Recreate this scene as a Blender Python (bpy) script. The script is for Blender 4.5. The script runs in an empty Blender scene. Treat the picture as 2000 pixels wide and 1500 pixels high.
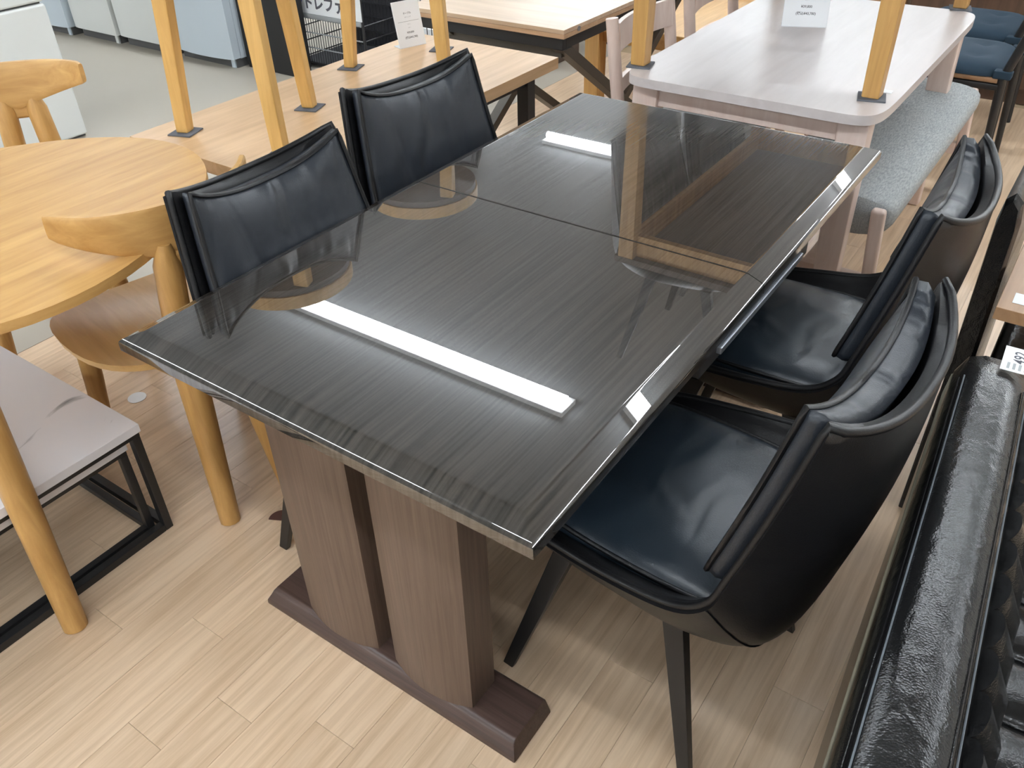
import bpy, bmesh, math, random
from mathutils import Vector, Matrix
random.seed(7)
S = bpy.context.scene
COL = S.collection
PI = math.pi

# ------------------------------------------------------------------ camera
def setup_camera():
    f = 1642.96; yaw, pitch, roll = -.6217, .6429, -.0273
    cy, sy, cp, sp = math.cos(yaw), math.sin(yaw), math.cos(pitch), math.sin(pitch)
    fwd = Vector((sy*cp, cy*cp, -sp)); right = Vector((cy, -sy, 0)); up = right.cross(fwd)
    c, s = math.cos(roll), math.sin(roll)
    r2 = c*right + s*up; u2 = -s*right + c*up
    cam = bpy.data.cameras.new('camera'); cam.sensor_width = 36; cam.lens = f/2000*36
    cam.clip_start = .02; cam.clip_end = 60
    o = bpy.data.objects.new('camera', cam); COL.objects.link(o)
    m = Matrix((r2, u2, -fwd)).transposed().to_4x4(); m.translation = Vector((.8118, -.5810, 1.473))
    o.matrix_world = m; S.camera = o
setup_camera()
# ------------------------------------------------------------------ world, exposure
W = bpy.data.worlds.new('world'); S.world = W; W.use_nodes = True
W.node_tree.nodes['Background'].inputs[0].default_value = (.9, .95, 1, 1)
W.node_tree.nodes['Background'].inputs[1].default_value = .35
S.view_settings.view_transform = 'Standard'; S.view_settings.look = 'None'
S.view_settings.gamma = 1; S.view_settings.use_curve_mapping = False
S.view_settings.exposure = 0.64
LAMP = 40.0
CEIL = 3.05

# ------------------------------------------------------------------ materials
MATS = {}
def newmat(name):
    m = bpy.data.materials.new(name); m.use_nodes = True
    nt = m.node_tree; b = nt.nodes['Principled BSDF']; MATS[name] = m
    return m, nt, b
def col(c): return (c[0], c[1], c[2], 1)
def plain(name, c, rough=.5, metal=0, spec=.5, coat=0, bump=0, bscale=300):
    m, nt, b = newmat(name)
    b.inputs['Base Color'].default_value = col(c); b.inputs['Roughness'].default_value = rough
    b.inputs['Metallic'].default_value = metal; b.inputs['Specular IOR Level'].default_value = spec
    b.inputs['Coat Weight'].default_value = coat; b.inputs['Coat Roughness'].default_value = .05
    if bump:
        tc = nt.nodes.new('ShaderNodeTexCoord'); n = nt.nodes.new('ShaderNodeTexNoise')
        n.inputs['Scale'].default_value = bscale; n.inputs['Detail'].default_value = 4
        bp = nt.nodes.new('ShaderNodeBump'); bp.inputs['Strength'].default_value = bump; bp.inputs['Distance'].default_value = .002
        nt.links.new(tc.outputs['Object'], n.inputs['Vector']); nt.links.new(n.outputs['Fac'], bp.inputs['Height'])
        nt.links.new(bp.outputs[0], b.inputs['Normal'])
    return m
def wood(name, c1, c2, axis='y', rough=.4, stretch=18, scale=2.2, fine=1.0, coat=0, coatr=.03, rand=.0, spec=.5, bump=.05, lo=.3, hi=.7):
    """streaky grain running along one object axis"""
    m, nt, b = newmat(name); N = nt.nodes.new; L = nt.links.new
    tc = N('ShaderNodeTexCoord'); mp = N('ShaderNodeMapping')
    s = [scale*stretch]*3; s['xyz'.index(axis)] = scale
    mp.inputs['Scale'].default_value = s
    oi = N('ShaderNodeObjectInfo'); mu = N('ShaderNodeVectorMath'); mu.operation = 'MULTIPLY_ADD'
    mu.inputs[1].default_value = (37, 53, 19)
    L(oi.outputs['Random'], mu.inputs[0]); L(tc.outputs['Object'], mu.inputs[2]); L(mu.outputs[0], mp.inputs['Vector'])
    n1 = N('ShaderNodeTexNoise'); n1.inputs['Scale'].default_value = 1; n1.inputs['Detail'].default_value = 6; n1.inputs['Roughness'].default_value = .62
    n1.inputs['Distortion'].default_value = .6*fine
    L(mp.outputs[0], n1.inputs['Vector'])
    r = N('ShaderNodeValToRGB'); r.color_ramp.elements[0].position = lo; r.color_ramp.elements[1].position = hi
    r.color_ramp.elements[0].color = col(c1); r.color_ramp.elements[1].color = col(c2)
    L(n1.outputs['Fac'], r.inputs['Fac'])
    out = r.outputs[0]
    if rand:
        hs = N('ShaderNodeHueSaturation'); mr = N('ShaderNodeMapRange')
        mr.inputs['To Min'].default_value = 1-rand; mr.inputs['To Max'].default_value = 1+rand
        L(oi.outputs['Random'], mr.inputs['Value']); L(mr.outputs[0], hs.inputs['Value']); L(out, hs.inputs['Color']); out = hs.outputs[0]
    L(out, b.inputs['Base Color'])
    b.inputs['Roughness'].default_value = rough; b.inputs['Specular IOR Level'].default_value = spec
    b.inputs['Coat Weight'].default_value = coat; b.inputs['Coat Roughness'].default_value = coatr
    if not bump: return m
    bp = N('ShaderNodeBump'); bp.inputs['Strength'].default_value = bump; bp.inputs['Distance'].default_value = .001
    L(n1.outputs['Fac'], bp.inputs['Height']); L(bp.outputs[0], b.inputs['Normal'])
    return m
def leather(name, c, rough=.38, crease=.25, cscale=(9, 9, 9), grain=.12, spec=.5):
    m, nt, b = newmat(name); N = nt.nodes.new; L = nt.links.new
    b.inputs['Base Color'].default_value = col(c); b.inputs['Roughness'].default_value = rough; b.inputs['Specular IOR Level'].default_value = spec
    tc = N('ShaderNodeTexCoord'); mp = N('ShaderNodeMapping'); mp.inputs['Scale'].default_value = cscale
    n1 = N('ShaderNodeTexNoise'); n1.inputs['Scale'].default_value = 1; n1.inputs['Detail'].default_value = 1.5; n1.inputs['Distortion'].default_value = .8
    n2 = N('ShaderNodeTexVoronoi'); n2.inputs['Scale'].default_value = 420
    L(tc.outputs['Object'], mp.inputs[0]); L(mp.outputs[0], n1.inputs['Vector']); L(tc.outputs['Object'], n2.inputs['Vector'])
    b1 = N('ShaderNodeBump'); b1.inputs['Strength'].default_value = crease; b1.inputs['Distance'].default_value = .02
    b2 = N('ShaderNodeBump'); b2.inputs['Strength'].default_value = grain; b2.inputs['Distance'].default_value = .001
    L(n1.outputs['Fac'], b1.inputs['Height']); L(n2.outputs['Distance'], b2.inputs['Height'])
    L(b1.outputs[0], b2.inputs['Normal']); L(b2.outputs[0], b.inputs['Normal'])
    return m

wood('plank_wood', (.56, .375, .225), (.80, .60, .415), 'y', rough=.30, stretch=24, scale=2.6, rand=.05, bump=.03, lo=.22, hi=.62)
plain('floor_joint', (.42, .31, .19), .7)
plain('vinyl_grey', (.46, .415, .345), .4, bump=.05, bscale=20)
wood('table_veneer', (.004, .0035, .003), (.050, .041, .034), 'y', rough=.30, stretch=100, scale=2.0, fine=.1, coat=1, coatr=.010, bump=.0, lo=.36, hi=.64, spec=.12); MATS['table_veneer'].node_tree.nodes['Principled BSDF'].inputs['Coat IOR'].default_value = 2.4; MATS['table_veneer'].node_tree.nodes['Mapping'].inputs['Scale'].default_value[2] = 0
wood('pedestal_wood', (.105, .066, .046), (.165, .112, .082), 'z', rough=.45, stretch=40, scale=4, bump=.06)
wood('pedestal_base_wood', (.050, .028, .022), (.100, .062, .050), 'x', rough=.35, stretch=30, scale=4, bump=.06)
_nt = MATS['table_veneer'].node_tree; _mr = _nt.nodes.new('ShaderNodeMapRange')
_mr.inputs['From Min'].default_value = .36; _mr.inputs['From Max'].default_value = .64; _mr.inputs['To Min'].default_value = .80; _mr.inputs['To Max'].default_value = 1.0
_nt.links.new(_nt.nodes['Noise Texture'].outputs['Fac'], _mr.inputs['Value']); _nt.links.new(_mr.outputs[0], _nt.nodes['Principled BSDF'].inputs['Coat Weight'])
leather('black_leather', (.0065, .0065, .0075), spec=.4, rough=.40, crease=.10, cscale=(8, 8, 8))
leather('black_leather_pillow', (.016, .020, .027), rough=.40, crease=.8, cscale=(5, 12, 4))  # blue-grey lift over the shell's black: lamp sheen mixed into the colour
leather('black_leather_seat', (.012, .020, .029), rough=.36, crease=.5, cscale=(11, 6, 5))  # bluish sheen of the lamps painted into the black seat colour
leather('sofa_leather', (.007, .007, .0075), rough=.22, crease=.10, cscale=(45, 25, 25), grain=.2)
plain('black_metal', (.012, .012, .013), .42, metal=0, spec=.5)
plain('dark_bronze_metal', (.085, .075, .062), .42, metal=.5)
plain('rail_metal', (.32, .34, .37), .35, metal=.8)
wood('honey_oak', (.44, .235, .07), (.61, .365, .13), 'y', rough=.45, stretch=12, scale=2.5, bump=.04)
wood('honey_oak_upright', (.42, .225, .065), (.60, .35, .12), 'z', rough=.38, stretch=14, scale=3, bump=.04)
wood('seat_oak', (.48, .28, .09), (.64, .40, .16), 'x', rough=.36, stretch=12, scale=2.5, bump=.04)
wood('stool_leg_wood', (.52, .30, .085), (.70, .43, .145), 'z', rough=.42, stretch=14, scale=3, bump=.04)
wood('long_table_wood', (.50, .31, .155), (.66, .44, .25), 'y', rough=.36, stretch=14, scale=2.0, bump=.03)
wood('folding_table_wood', (.52, .37, .24), (.70, .53, .37), 'x', rough=.3, stretch=12, scale=2.0, bump=.03)
wood('folding_table_edge_wood', (.44, .27, .15), (.58, .38, .23), 'x', rough=.4, stretch=12, scale=3, bump=.03)
wood('pink_wash_wood', (.56, .505, .49), (.64, .585, .57), 'y', rough=.32, stretch=10, scale=2.0, bump=.02)
wood('pink_wash_upright', (.66, .50, .43), (.80, .66, .59), 'z', rough=.36, stretch=10, scale=2.0, bump=.02)
wood('dark_brown_wood', (.055, .028, .016), (.11, .06, .035), 'z', rough=.5, stretch=10, scale=2)
wood('brown_chest_wood', (.26, .14, .055), (.38, .22, .10), 'y', rough=.45, stretch=10, scale=2)
wood('stool_underside_wood', (.075, .05, .037), (.13, .09, .07), 'y', rough=.5, stretch=8, scale=3)
wood('side_table_wood', (.30, .165, .08), (.44, .26, .14), 'y', rough=.4, stretch=12, scale=2)
plain('felt_pad', (.12, .125, .14), .95, bump=.5, bscale=500)
plain('white_card', (.86, .88, .90), .4)
plain('acrylic', (.8, .83, .86), .08, coat=.5)
plain('card_print', (.16, .16, .17), .8)
plain('label_print', (.10, .10, .12), .8)
plain('fridge_white', (.76, .78, .76), .32)
plain('fridge_blue_white', (.60, .68, .75), .30)
plain('fridge_gap', (.10, .10, .10), .6)
plain('black_panel', (.012, .012, .013), .5)
plain('wire_black', (.018, .018, .02), .4)
plain('grey_rail', (.35, .37, .38), .4)
plain('sign_yellow', (.85, .70, .04), .5)
plain('sign_blue', (.08, .16, .55), .5)
plain('red_print', (.75, .03, .04), .5)
plain('dark_mesh_back', (.03, .03, .035), .8)
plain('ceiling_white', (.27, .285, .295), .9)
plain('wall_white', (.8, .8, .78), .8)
plain('lamp_body', (.8, .8, .8), .5)
plain('white_knob', (.85, .85, .85), .3)
plain('brown_sticker', (.10, .035, .025), .5)
plain('blue_cushion', (.011, .032, .055), .85, bump=.3, bscale=500)
plain('frayed_edge', (.13, .115, .08), .8); plain('stitch_thread', (.11, .125, .14), .6)
m, nt, b = newmat('lamp_light'); b.inputs['Base Color'].default_value = (1, 1, 1, 1)
b.inputs['Emission Color'].default_value = (.88, .945, 1, 1); b.inputs['Emission Strength'].default_value = LAMP
# marble
m, nt, b = newmat('marble'); N = nt.nodes.new; L = nt.links.new
tc = N('ShaderNodeTexCoord'); n1 = N('ShaderNodeTexNoise'); n1.inputs['Scale'].default_value = 3.2; n1.inputs['Detail'].default_value = 7; n1.inputs['Distortion'].default_value = 1.6
r = N('ShaderNodeValToRGB'); e = r.color_ramp.elements
e[0].position = .30; e[0].color = (.22, .22, .23, 1); e[1].position = .345; e[1].color = (.79, .77, .79, 1)
L(tc.outputs['Object'], n1.inputs['Vector']); L(n1.outputs['Fac'], r.inputs[0]); L(r.outputs[0], b.inputs['Base Color']); b.inputs['Roughness'].default_value = .25
# grey woven fabric
m, nt, b = newmat('grey_fabric'); N = nt.nodes.new; L = nt.links.new
tc = N('ShaderNodeTexCoord'); mp = N('ShaderNodeMapping'); mp.inputs['Scale'].default_value = (260, 60, 260)
n1 = N('ShaderNodeTexNoise'); n1.inputs['Scale'].default_value = 1; n1.inputs['Detail'].default_value = 3
r = N('ShaderNodeValToRGB'); e = r.color_ramp.elements; e[0].position = .3; e[0].color = (.25, .27, .275, 1); e[1].position = .7; e[1].color = (.45, .47, .47, 1)
L(tc.outputs['Object'], mp.inputs[0]); L(mp.outputs[0], n1.inputs['Vector']); L(n1.outputs['Fac'], r.inputs[0]); L(r.outputs[0], b.inputs['Base Color'])
bp = N('ShaderNodeBump'); bp.inputs['Strength'].default_value = .3; bp.inputs['Distance'].default_value = .002
L(n1.outputs['Fac'], bp.inputs['Height']); L(bp.outputs[0], b.inputs['Normal']); b.inputs['Roughness'].default_value = .9

# ------------------------------------------------------------------ helpers
def tag(o, label=None, cat=None, group=None, kind=None):
    if label: o['label'] = label
    if cat: o['category'] = cat
    if group: o['group'] = group
    if kind: o['kind'] = kind
    return o
def thing(name, label, cat, loc=(0, 0, 0), rz=0, group=None):
    o = bpy.data.objects.new(name, None); COL.objects.link(o); o.empty_display_size = .05
    o.location = loc; o.rotation_euler = (0, 0, rz)
    return tag(o, label, cat, group)
def finish(name, bm, mat, parent=None, smooth=None, loc=None):
    me = bpy.data.meshes.new(name)
    bmesh.ops.recalc_face_normals(bm, faces=bm.faces[:])
    bm.to_mesh(me); bm.free()
    if smooth is not None:
        for p in me.polygons: p.use_smooth = True
        if smooth < 180: me.set_sharp_from_angle(angle=math.radians(smooth))
    me.materials.append(MATS[mat] if isinstance(mat, str) else mat)
    o = bpy.data.objects.new(name, me); COL.objects.link(o); o.parent = parent
    if smooth is not None and smooth <= 50 and len(me.polygons) < 900:
        md = o.modifiers.new('weighted', 'WEIGHTED_NORMAL'); md.keep_sharp = True; md.weight = 100
    if loc: o.location = loc
    return o
def bev(bm, w, seg=2):
    if w > 0: bmesh.ops.bevel(bm, geom=bm.edges[:], offset=w, segments=seg, affect='EDGES', profile=.5, clamp_overlap=True)
def box_bm(x0, x1, y0, y1, z0, z1, bevel=.003, seg=2):
    bm = bmesh.new(); bmesh.ops.create_cube(bm, size=1)
    for v in bm.verts:
        v.co = Vector((x0+(v.co.x+.5)*(x1-x0), y0+(v.co.y+.5)*(y1-y0), z0+(v.co.z+.5)*(z1-z0)))
    bev(bm, bevel, seg); return bm
def box(name, x0, x1, y0, y1, z0, z1, mat, parent=None, bevel=.003, seg=2, loc=None):
    return finish(name, box_bm(x0, x1, y0, y1, z0, z1, bevel, seg), mat, parent, 40 if bevel else None, loc)
def beam(name, p0, p1, a0, b0, a1=None, b1=None, mat=None, parent=None, bevel=.004, side=(1, 0, 0), flat_ends=True, seg=2):
    """tapered bar from p0 to p1; a = size along side axis, b = size across it"""
    a1 = a0 if a1 is None else a1; b1 = b0 if b1 is None else b1
    p0, p1 = Vector(p0), Vector(p1); d = (p1-p0).normalized(); sx = Vector(side)
    if flat_ends: sy = Vector((0, 0, 1)).cross(sx).normalized()
    else: sx = (sx-d*sx.dot(d)).normalized(); sy = d.cross(sx)
    bm = bmesh.new(); rings = []
    for p, a, b_ in ((p0, a0, b0), (p1, a1, b1)):
        rings.append([bm.verts.new(p+sx*a/2*i+sy*b_/2*j) for i, j in ((-1, -1), (1, -1), (1, 1), (-1, 1))])
    bm.faces.new(rings[0]); bm.faces.new(rings[1][::-1])
    for i in range(4): bm.faces.new((rings[0][i], rings[0][(i+1) % 4], rings[1][(i+1) % 4], rings[1][i]))
    bev(bm, bevel, seg)
    return finish(name, bm, mat, parent, 40)
def tube_bm(bm, pts, r, n=8, closed=False, radii=None):
    pts = [Vector(p) for p in pts]; m = len(pts); rings = []
    up = Vector((0, 0, 1)); prev = None
    for i, p in enumerate(pts):
        if closed: t = pts[(i+1) % m]-pts[i-1]
        else: t = pts[min(i+1, m-1)]-pts[max(i-1, 0)]
        if t.length < 1e-9: t = Vector((0, 0, 1))
        t.normalize()
        a = prev if prev is not None else (up if abs(t.dot(up)) < .9 else Vector((1, 0, 0)))
        a = (a-t*a.dot(t)).normalized(); prev = a; b_ = t.cross(a)
        rr = radii[i] if radii else r
        rings.append([bm.verts.new(p+(a*math.cos(2*PI*k/n)+b_*math.sin(2*PI*k/n))*rr) for k in range(n)])
    for i in range(m if closed else m-1):
        A, B = rings[i], rings[(i+1) % m]
        for k in range(n): bm.faces.new((A[k], A[(k+1) % n], B[(k+1) % n], B[k]))
    if not closed: bm.faces.new(rings[0][::-1]); bm.faces.new(rings[-1])
def tube(name, pts, r, mat, parent=None, n=8, closed=False, radii=None):
    bm = bmesh.new(); tube_bm(bm, pts, r, n, closed, radii); return finish(name, bm, mat, parent, 60)
def prism_bm(outline, z0, z1, bevel=.003, seg=2, ridge=None):
    bm = bmesh.new()
    lo = [bm.verts.new((x, y, z0)) for x, y in outline]; hi = [bm.verts.new((x, y, z1)) for x, y in outline]
    bm.faces.new(lo[::-1]); bm.faces.new(hi); n = len(lo)
    for i in range(n): bm.faces.new((lo[i], lo[(i+1) % n], hi[(i+1) % n], hi[i]))
    if bevel:
        es = [e for e in bm.edges if abs(e.verts[0].co.z-e.verts[1].co.z) < 1e-6]
        bmesh.ops.bevel(bm, geom=es, offset=bevel, segments=seg, affect='EDGES', profile=.5, clamp_overlap=True)
    return bm
def prism(name, outline, z0, z1, mat, parent=None, bevel=.003, seg=2, loc=None):
    return finish(name, prism_bm(outline, z0, z1, bevel, seg), mat, parent, 40, loc)
def rrect(x0, x1, y0, y1, r, n=6):
    out = []
    for cx, cy, a in ((x1-r, y1-r, 0), (x0+r, y1-r, 90), (x0+r, y0+r, 180), (x1-r, y0+r, 270)):
        for k in range(n+1):
            t = math.radians(a+90*k/n); out.append((cx+r*math.cos(t), cy+r*math.sin(t)))
    return out
def cr(P, t):
    """Catmull-Rom through a list of tuples, t in 0..len-1"""
    n = len(P); i = min(int(t), n-2); f = t-i
    p = [P[max(i-1, 0)], P[i], P[i+1], P[min(i+2, n-1)]]
    return [.5*((2*b)+(-a+c)*f+(2*a-5*b+4*c-d)*f*f+(-a+3*b-3*c+d)*f**3) for a, b, c, d in zip(*p)]
def grid_faces(bm, G, flip=False):
    for i in range(len(G)-1):
        for j in range(len(G[0])-1):
            q = (G[i][j], G[i+1][j], G[i+1][j+1], G[i][j+1])
            bm.faces.new(q[::-1] if flip else q)
def subsurf(o, lv=1):
    md = o.modifiers.new('smooth', 'SUBSURF'); md.levels = lv; md.render_levels = lv
def copy_tree(root, loc, rz, label=None, group=None, rot=None):
    def cp(o, par):
        c = o.copy(); COL.objects.link(c); c.parent = par
        for ch in o.children: cp(ch, c)
        return c
    kids = list(root.children); r_ = root.copy(); COL.objects.link(r_)
    for ch in kids: cp(ch, r_)
    r_.location = loc; r_.rotation_euler = rot if rot else (0, 0, rz)
    if label: r_['label'] = label
    if group: r_['group'] = group
    return r_
def text_bm(body, size, bold=0.0):
    cu = bpy.data.curves.new('t', 'FONT'); cu.body = body; cu.size = size; cu.align_x = 'CENTER'; cu.align_y = 'CENTER'; cu.offset = bold
    cu.resolution_u = 3
    o = bpy.data.objects.new('t', cu); COL.objects.link(o)
    dg = bpy.context.evaluated_depsgraph_get(); dg.update()
    me = bpy.data.meshes.new_from_object(o.evaluated_get(dg))
    bm = bmesh.new(); bm.from_mesh(me)
    bpy.data.objects.remove(o); bpy.data.curves.remove(cu); bpy.data.meshes.remove(me)
    return bm
def text(name, body, size, mat, parent, M, bold=0.0):
    """flat print; M places the text plane (x right, y up, z out) in the parent's space"""
    bm = text_bm(body, size, bold); bm.transform(M)
    me = bpy.data.meshes.new(name); bm.to_mesh(me); bm.free(); me.materials.append(MATS[mat])
    o = bpy.data.objects.new(name, me); COL.objects.link(o); o.parent = parent; return o

# ------------------------------------------------------------------ the setting
fl = box('floor', -9, 6, -6, 11, -.12, -.0035, 'floor_joint', None, 0); tag(fl, kind='structure')
PW, PL = .0993, .90
X0 = -.434-PW*12
bm = box_bm(-PW/2+.0002, PW/2-.0002, -PL/2+.0003, PL/2-.0003, -.004, 0, .0004, 1)
pk = finish('plank', bm, 'plank_wood', fl); pme = pk.data; COL.objects.unlink(pk); bpy.data.objects.remove(pk)
fixed = {12: -.047, 13: -.276, 14: -.144, 23: .486, 10: -.15, 11: .29}
NP = 0
for c in range(-1, 34):
    off = fixed.get(c, (c*.37*PL) % PL)
    k0 = math.floor((-1.3-off)/PL)
    for k in range(k0, k0+7):
        y = off+PL*(k+.5)
        if y-PL/2 > 4.4 or NP >= 300: continue
        o = bpy.data.objects.new('plank', pme); COL.objects.link(o); o.parent = fl
        o.location = (X0+PW*(c+.5), y, 0); NP += 1
# grey vinyl aisle on the left, plain wood-coloured boards further out
box('vinyl_aisle', -9, X0-PW-.002, -6, 11, -.0034, 0, 'vinyl_grey', fl, 0)
box('boards_right', X0+PW*34+.001, 6, -6, 11, -.0034, 0, 'plank_wood', fl, 0)
box('boards_far', X0-PW, X0+PW*34, 5.45, 11, -.0034, 0, 'plank_wood', fl, 0)
box('boards_near', X0-PW, X0+PW*34, -6, -2.2, -.0034, 0, 'plank_wood', fl, 0)
for nm, a in (('wall_left', (-9.1, -9, -6, 11, 0, CEIL)), ('wall_right', (6, 6.1, -6, 11, 0, CEIL)),
              ('wall_far', (-9, 6, 11, 11.1, 0, CEIL)), ('wall_near', (-9, 6, -6.1, -6, 0, CEIL))):
    tag(box(nm, *a, 'wall_white', None, 0), kind='structure')
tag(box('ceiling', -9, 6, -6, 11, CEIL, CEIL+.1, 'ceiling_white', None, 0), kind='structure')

def ceiling_light(x0, x1, y, label):
    t = thing('ceiling_light', label, 'lamp', ((x0+x1)/2, y, CEIL-.07), 0, 'tube lights on the ceiling')
    h = (x1-x0)/2
    box('housing', -h, h, -.08, .08, .035, .07, 'lamp_body', t, .004)
    bm = bmesh.new(); tube_bm(bm, [(-h+.02, 0, 0), (h-.02, 0, 0)], .03, 12); finish('tube', bm, 'lamp_light', t, 60)
rows = {-4.4: 'added fill row far behind the camera', -.85: 'row behind the camera', 2.75: 'row mirrored in the near table half', 6.3: 'row mirrored in the far table half', 9.85: 'added fill row by the far wall'}  # first and last rows are unseen, added to even out the light
for y, d in rows.items():
    for k, x in enumerate((-6.45, -3.62, -.80, 2.02)):
        ceiling_light(x, x+2.45, y, '%s ceiling tube from the left, %s' % (('first', 'second', 'third', 'fourth')[k], d))

# ------------------------------------------------------------------ main dining table
def top_half(name, y0, y1, near):
    """table top half with a soft chamfer on its three outer sides and a fine arris along the seam"""
    w = .4205; bm = bmesh.new()
    prof = [(0, .676), (0, .690), (.001, .6935), (.004, .6965), (.008, .699), (.033, .7088), (.0355, .7097), (.038, .710)]
    loops = []
    for ins, z in prof:
        s = .0015 if z > .709 else 0
        ya, yb = (y0+ins, y1-s) if near else (y0+s, y1-ins)
        if z < .709 and z > .70: pass
        loops.append([bm.verts.new(p) for p in ((-w+ins, ya, z), (w-ins, ya, z), (w-ins, yb, z), (-w+ins, yb, z))])
    for A, B in zip(loops, loops[1:]):
        for i in range(4): bm.faces.new((A[i], A[(i+1) % 4], B[(i+1) % 4], B[i]))
    bm.faces.new(loops[0][::-1]); bm.faces.new(loops[-1])
    return finish(name, bm, 'table_veneer', T, 25)
T = thing('dining_table', 'dark high-gloss extending dining table on brown twin-pillar pedestals', 'table', (0, 0, 0))
top_half('tabletop_half', 0, .7555, True); top_half('tabletop_half', .7575, 1.506, False)
box('under_frame', -.34, .34, .06, 1.44, .635, .6755, 'black_panel', T, .004)
for s in (-1, 1):
    rr = box('extension_rail', s*.398-.018, s*.398+.018, .5, 1.02, .640, .6745, 'black_panel', T, .002)
    box('slide_strip', s*.405+s*.014-.006, s*.405+s*.014+.006, .565, .965, .655, .6685, 'rail_metal', rr, .002)
def pedestal(y, d):
    """d = +1: bowed front faces the near end"""
    Y = lambda v: y+d*v
    # foot plank with a rounded top edge and sloping ends
    sec = [(-.006, 0), (-.004, .012), (.010, .034), (.018, .038), (.112, .038), (.118, .034), (.120, 0)]
    bm = bmesh.new(); rings = []
    for sx, ins in ((-1, 1), (1, 1)):
        rings.append([bm.verts.new((sx*(.3275-(.012 if z > .02 else 0)), Y(v), z)) for v, z in sec])
    n = len(sec)
    for i in range(n): bm.faces.new((rings[0][i], rings[0][(i+1) % n], rings[1][(i+1) % n], rings[1][i]))
    bm.faces.new(rings[0]); bm.faces.new(rings[1][::-1])
    bev(bm, .003, 2)
    finish('foot_plank', bm, 'pedestal_base_wood', T, 35)
    for x0, x1 in ((-.215, -.023), (.022, .2125)):
        out = [(x0+(x1-x0)*k/12, Y(.024-.020*(1-(2*k/12-1)**2))) for k in range(13)]
        out += [(x1, Y(.095)), (x0, Y(.095))]
        if d < 0: out = out[::-1]
        prism('pillar', out, .036, .637, 'pedestal_wood', T, 0)
pedestal(.076, 1); pedestal(1.43, -1)

# ------------------------------------------------------------------ black leather dining chairs
SH = [  # inner x, inner z, outer x, outer z, half width, lift, wrap
    (.250, .418, .255, .400, .192, .016, 0), (.175, .412, .18, .362, .220, .042, 0), (.04, .402, .03, .340, .236, .068, 0),
    (-.09, .405, -.11, .338, .240, .085, .010), (-.168, .455, -.218, .390, .240, .078, .030), (-.205, .560, -.262, .535, .232, .034, .045),
    (-.240, .700, -.284, .690, .213, .022, .046), (-.266, .814, -.290, .821, .194, .048, .041)]
def shell_p(u, v, outer):
    ix, iz, ox, oz, hw, lift, wrap = cr(SH, v)
    f = abs(u)**2.3; fl_ = abs(u)**2.6
    rim = Vector((ix+wrap, 0, iz+lift))
    if not outer: return Vector((ix+wrap*f, u*hw, iz+lift*fl_))
    g = abs(u)**(4.5 if v < 4 else 4.5-2*min(1, (v-4)/2)); c = Vector((ox, 0, oz)).lerp(rim+Vector((-.008, 0, -.004)), g)
    c.y = u*(hw+.02); return c
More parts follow.
